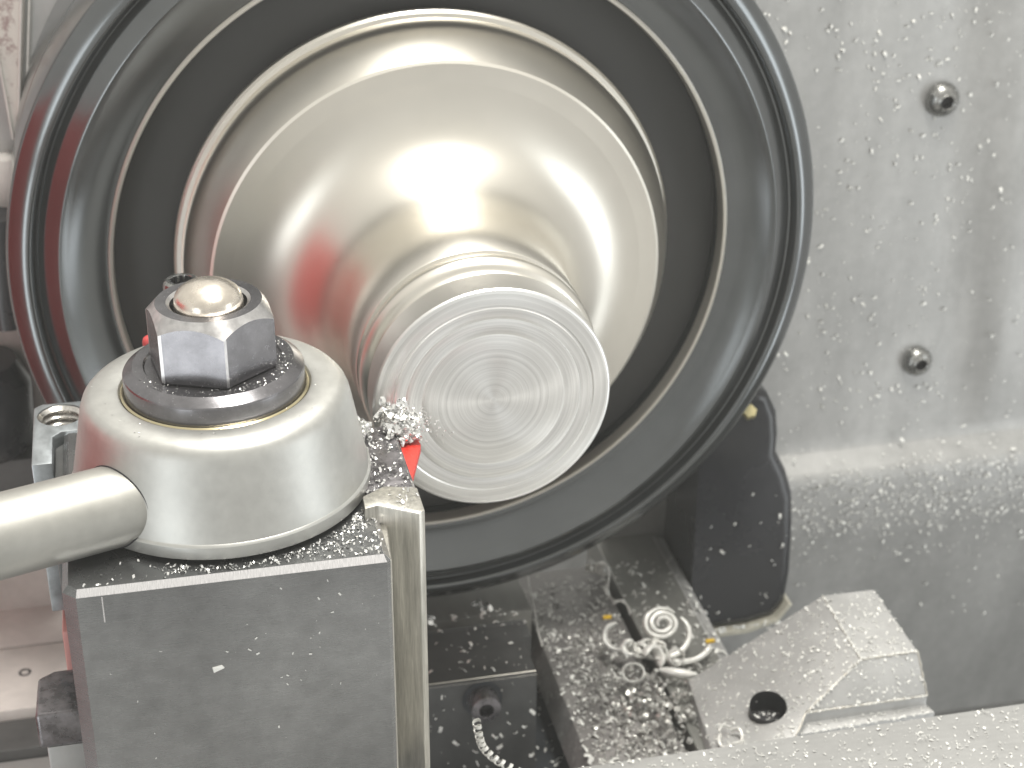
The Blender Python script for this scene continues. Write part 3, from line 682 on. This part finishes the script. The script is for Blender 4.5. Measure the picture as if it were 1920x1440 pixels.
curl('big open arc of pale swarf sweeping below the rose shaped roll', (59.4, 61.5, -111), 7.6, 8.4, .58, 3.2, 1.9, ph=3.3, squash=.8)
curl('small round ring of swarf at the bottom of the heap, its dark centre open', (48.4, 48.6, -112.5), 3.0, 2.8, 1.08, 4.0, .8, ph=.4, tilt=(-.35, 0))
curl('hooked swarf arch at the left end of the heap', (48.8, 63.5, -111.5), 4.6, 3.8, .66, 3.6, 1.5, ph=2.0, tilt=(-.5, .1))
curl('long bent swarf strap reaching right from under the rose shaped roll', (65.0, 57.6, -112.5), 7.0, 7.4, .36, 3.2, 2.2, ph=3.9, squash=.62)
curl('short thick swarf lobe hanging left below the hooked arch', (50.2, 57.4, -111), 2.4, 1.8, .6, 2.6, 1.6, ph=1.6, tilt=(-.6, 0))
curl('twisted swarf strap between ring and big arc', (54.8, 53.0, -112.0), 4.2, 3.2, .55, 3.0, 1.8, ph=5.0, tilt=(.7, .2))
bm = bmesh.new()
for _ in range(9):
    spiral((rnd.uniform(50, 62), rnd.uniform(50, 62), -113.6+rnd.random()*1.6), rnd.uniform(1.6, 2.8), rnd.uniform(1.2, 2.4), rnd.uniform(.6, 1.3), rnd.uniform(1.4, 2.4), rnd.uniform(.5, 1.0), ph=rnd.random()*6, tilt=(rnd.gauss(0, .7), rnd.gauss(0, .5)), squash=rnd.uniform(.6, 1), bm=bm)
tag(put('swarf_tangle', bm, 'curl', smooth=50), 'tangle of small pale curls caught in the middle of the swarf heap on the bed', 'metal curl')
o = put('swarf_curl', tube([(56, 50, -113.6), (58.5, 48, -113.2), (62, 46.8, -113.5), (65, 46.4, -114)], .95, 10, taper=lambda q: .6+.8*math.sin(3.14*q)), 'curl', smooth=60)
tag(o, 'small spindle of swarf lying right below the heap', 'metal curl', g)
o = put('swarf_thread', ribbon([(52.5, 104, -115), (54.2, 103, -113.2), (55.6, 100, -113), (54.8, 96.5, -114.4), (53.2, 93.4, -116), (53.0, 90, -116.4), (54.2, 88.2, -117.4), (56.4, 87.8, -116.8), (57.3, 85.2, -117), (57.4, 82, -117.6)],
        lambda i: Vector((math.sin(i*1.1), .2, math.cos(i*1.1))), 1.5, .3, None, .5), 'curl', smooth=50)
tag(o, 'thin crumpled swarf thread hanging below the chuck rim', 'metal curl')
bm = bmesh.new()
for q in range(5): minicurl(bm, (52.2+rnd.uniform(-1.6, 2.4), 103+rnd.uniform(-3, 1.5), -115+rnd.uniform(-.5, 1.5)), (rnd.gauss(0, 1), -1, rnd.gauss(0, 1)), 1.5, 1.5, .8, 10, .15)
tag(put('swarf_tuft', bm, 'curl', smooth=50), 'white tuft of swarf just under the chuck rim', 'metal curl')
# helical spring of swarf
path = [P((-9.2, -26, -61.3)), P((-8.6, -26, -65.3)), P((-7.7, -26, -68.4)), P((-5, -26, -72.1)), P((-1, -26, -75.4)), P((3.5, -26, -78.9))]
def cat(q):
    n = len(path)-1; i = min(int(q*n), n-1); f = q*n-i; a, b = path[max(i-1, 0)], path[i]; c, d_ = path[i+1], path[min(i+2, n)]
    return .5*((2*b)+(c-a)*f+(2*a-5*b+4*c-d_)*f*f+(3*b-a-3*c+d_)*f**3)
pts = []; wid = []
NT = 12
for i in range(NT*14+1):
    q = i/(NT*14); c = cat(q); t_ = (cat(min(1, q+.01))-cat(max(0, q-.01))).normalized(); s = t_.cross(Vector((0, 1, 0))).normalized(); u = s.cross(t_)
    a = q*NT*6.283; pts.append(c+.85*(math.cos(a)*s+math.sin(a)*u)); wid.append(t_)
o = put('swarf_spring', ribbon(pts, lambda i: wid[i], .8, .1), 'curl', smooth=50)
tag(o, 'thin bright helical spring of swarf standing up from the slide below the cap screw', 'metal curl')
# curl on the wiper
bm = bmesh.new(); cc = P((63.5, 14.2, -109.9))
s = Vector((.91, 0, .3)).normalized(); u = Vector((0, .99, 0))
ribbon([cc+3.0*(math.cos(a)*s+math.sin(a)*u)+Vector((0, 0, .5*math.sin(3*a))) for a in [math.radians(q) for q in range(-230, 80, 12)]], (-.3, 0, .95), 1.2, .55, bm, .6)
ribbon([cc+P((-2.2, 5.4, .2)), cc+P((-.6, 4.2, .9)), cc+P((1.2, 3.6, .4))], (0, 0, 1), .9, .25, bm)
ribbon([cc+P((-2.2, 3.0, .2)), cc+P((-.9, 4.3, .9)), cc+P((.6, 5.6, .4))], (0, 0, 1), .9, .25, bm)
tag(put('swarf_curl', bm, 'curl', smooth=50), 'bright ring shaped chip lying on the grey wiper left of its dark hole', 'metal curl')
for (x, y, z, s_, lab) in ((48.2, 74.6, -112.4, 1.25, 'small yellow fleck at the left end of the swarf heap'), (72.9, 58.4, -112.8, 1.3, 'small yellow fleck near the edge of the way, right of the swarf heap')):
    bm = box(x-s_, x+s_, y-.5, y+.5, z-.5, z+.5, .3)
    tag(put('plastic_fleck', bm, 'yellow'), lab, 'fleck', 'yellow flecks by the swarf heap')
# loose curls and crumbs over bed, slide and casting
bm = bmesh.new()
for _ in range(560):
    y = rnd.uniform(18, 80); x = rnd.gauss(44+(60-y)*.05, 6.5)
    if not 29 < x < 56: continue
    k_ = 1.0 if y < 66 else .5
    if rnd.random() > k_: continue
    minicurl(bm, (x, y, -119.6+rnd.random()*1.2), (rnd.gauss(0, 1), rnd.gauss(0, 1), rnd.gauss(0, .6)), rnd.uniform(.2, .3)+.6*rnd.random()**2, rnd.uniform(.2, .8), rnd.uniform(.4, 1.2), 7, .1)
for _ in range(150):
    x = rnd.gauss(53, 5.5); y = rnd.gauss(40, 7)
    if x > 57 and y < 30: continue
    minicurl(bm, (x, y, -117.5+rnd.random()*3), (rnd.gauss(0, 1), rnd.gauss(0, 1), rnd.gauss(0, .6)), rnd.uniform(.5, 1.5), rnd.uniform(.5, 1.3), rnd.uniform(.4, 1.1), 8, .12)
tag(put('swarf_litter', bm, 'litter', smooth=40), 'dense litter of small curled chips over the inner way of the bed', 'metal chips', kind='stuff')
bm = bmesh.new(); pts = []
for _ in range(900): pts.append(((rnd.uniform(30, 55), rnd.uniform(20, 105), -119.9), (0, 0, 1)))
for _ in range(260): pts.append(((rnd.uniform(58, 78), rnd.uniform(45, 108), -117.9), (0, 0, 1)))
for _ in range(240): pts.append(((rnd.uniform(60, 79), rnd.uniform(20, 60), -117.9), (0, 0, 1)))
for _ in range(60): pts.append(((rnd.uniform(-8, 24), rnd.uniform(63, 76), -105.9), (0, 0, 1)))
for _ in range(40): pts.append(((rnd.uniform(-8, 19), rnd.uniform(41, 62), -101.5), (0, 0, 1)))
for _ in range(60): pts.append(((rnd.uniform(-12, 19), 40.1, rnd.uniform(-131, -103)), (0, -1, 0)))
for _ in range(80): pts.append(((rnd.uniform(14, 30), rnd.uniform(30, 76), -135.8), (0, 0, 1)))
for _ in range(26): pts.append(((rnd.uniform(82, 108), 94.9, rnd.uniform(-134, -90)), (0, -1, 0)))
for _ in range(60): pts.append(((rnd.uniform(80, 108), 94.2, -136.6+rnd.random()), (0, -1, 0)))
flecks(bm, pts, .4, 2.2, lift=.12, flat=.5, curl=.6, power=2.2)
tag(put('metal_flecks', bm, 'chipdull', smooth=None), 'pale flecks scattered over bed ways, saddle block and black cover', 'metal flecks', kind='stuff')
bm = bmesh.new(); pts = []
for _ in range(2400):
    pts.append(((rnd.uniform(10, 130), -23-40*rnd.random(), -79.9), (0, 0, 1)))
flecks(bm, pts, .12, 1.0, lift=.05, flat=.6, curl=.5, power=2.4)
for _ in range(110):
    minicurl(bm, (rnd.uniform(12, 125), -23.5-22*rnd.random(), -79.5), (rnd.gauss(0, .6), rnd.gauss(0, .6), 1), rnd.uniform(.4, 1.0), .15, rnd.uniform(.2, .7), 8, .1)
tag(put('metal_flecks', bm, 'chipdull', smooth=None), 'fine bright flecks sprinkled over the flat grey cross slide', 'metal flecks', kind='stuff')
# on the wiper: sample the casting's own faces
import bisect
def sample_mesh(o, n, keep):
    me = o.data; me.calc_loop_triangles(); off = wpos(o); T = []
    for t in me.loop_triangles:
        nn = t.normal
        if keep(nn): T.append((t.area, [(me.vertices[i].co+off)/S for i in t.vertices], nn.copy()))
    acc = []; s = 0
    for a, _, _ in T: s += a; acc.append(s)
    out = []
    for _ in range(n):
        _, v, nn = T[min(bisect.bisect(acc, rnd.random()*s), len(T)-1)]
        a, b = rnd.random(), rnd.random()
        if a+b > 1: a, b = 1-a, 1-b
        out.append((v[0]+(v[1]-v[0])*a+(v[2]-v[0])*b, nn))
    return out
bm = bmesh.new()
pts = [q for q in sample_mesh(cb_, 1700, lambda n: n.z > .3) if (Vector(q[0])-hole_c).length > 4.2]
flecks(bm, pts, .12, 1.25, lift=.04, flat=.6, curl=.6, power=2.2)
for q, nn in sample_mesh(cb_, 90, lambda n: n.z > .8): 
    if (q-hole_c).length > 4.5: minicurl(bm, q+nn*.3, nn, rnd.uniform(.4, 1.2), .2, rnd.uniform(.2, .6), 8, .12)
# flecks collected along the creases
for a, b in (((82.6, 13.4, -104.4), (115.2, 13.4, -104.4)), ((80, 10.0, -108.0), (116, 10.8, -107.7)), ((98.6, 19.4, -94.7), (114.2, 19.6, -94.7)), ((99.8, 48.2, -94.7), (98.6, 19.4, -94.7)), ((98.6, 19.4, -94.8), (84, 13.9, -103.6))):
    a, b = Vector(a), Vector(b)
    flecks(bm, [(a.lerp(b, rnd.random())+Vector((rnd.gauss(0, .15), rnd.gauss(0, .2), 0)), (0, -.4, 1)) for _ in range(130)], .15, .9, lift=.1, flat=.4, power=2)
for _ in range(60): 
    a = rnd.random()*6.28; r = rnd.uniform(1, 4.2); flecks(bm, [(hole_c+P((r*math.cos(a), r*math.sin(a), -3-rnd.random()*2)), (0, -.2, 1))], .2, 1.2)
tag(put('metal_flecks', bm, 'chipdull', smooth=None), 'bright flecks and hair curls lying on the grey cast way wiper', 'metal flecks', kind='stuff')
# stray strands below the chuck
o = put('swarf_thread', tube([(31.5, 100, -113), (31, 96, -114.5), (30.6, 88, -116.5), (29.8, 80, -118.4), (29.6, 74, -119)], .3, 6), 'curl', smooth=60)
tag(o, 'fine pale strand lying just under the bottom of the chuck', 'metal curl')
bm = bmesh.new()
for c_ in ((-3, 72, -104.6), (12.5, 80, -107), (14.5, 78, -107.5)):
    flecks(bm, [(P(c_)+P((rnd.gauss(0, .8), rnd.gauss(0, .8), .4)), (0, -.3, 1)) for _ in range(7)], 1.4, 3.0, flat=.3)
tag(put('chip_cluster', bm, 'chip', smooth=None), 'few crumpled flakes on the dark saddle block below the chuck', 'metal chips', kind='stuff')

# even haze added to lift the dark tones, beyond the smoke near the cut
bm = box(-420, 420, -480, 300, -300, 330)
hz = put('haze', bm, 'hole', smooth=None); tag(hz, 'thin even haze added to lift the dark tones, with some cutting smoke', 'haze', kind='stuff')
hm = bpy.data.materials.new('mist'); hm.use_nodes = True; t = hm.node_tree; t.nodes.clear()
ho = t.nodes.new("ShaderNodeOutputMaterial"); hv = t.nodes.new("ShaderNodeVolumePrincipled"); hv.inputs["Density"].default_value = .075
hv.inputs["Color"].default_value = (.97, .98, .95, 1); t.links.new(hv.outputs[0], ho.inputs["Volume"])
hz.data.materials.clear(); hz.data.materials.append(hm)
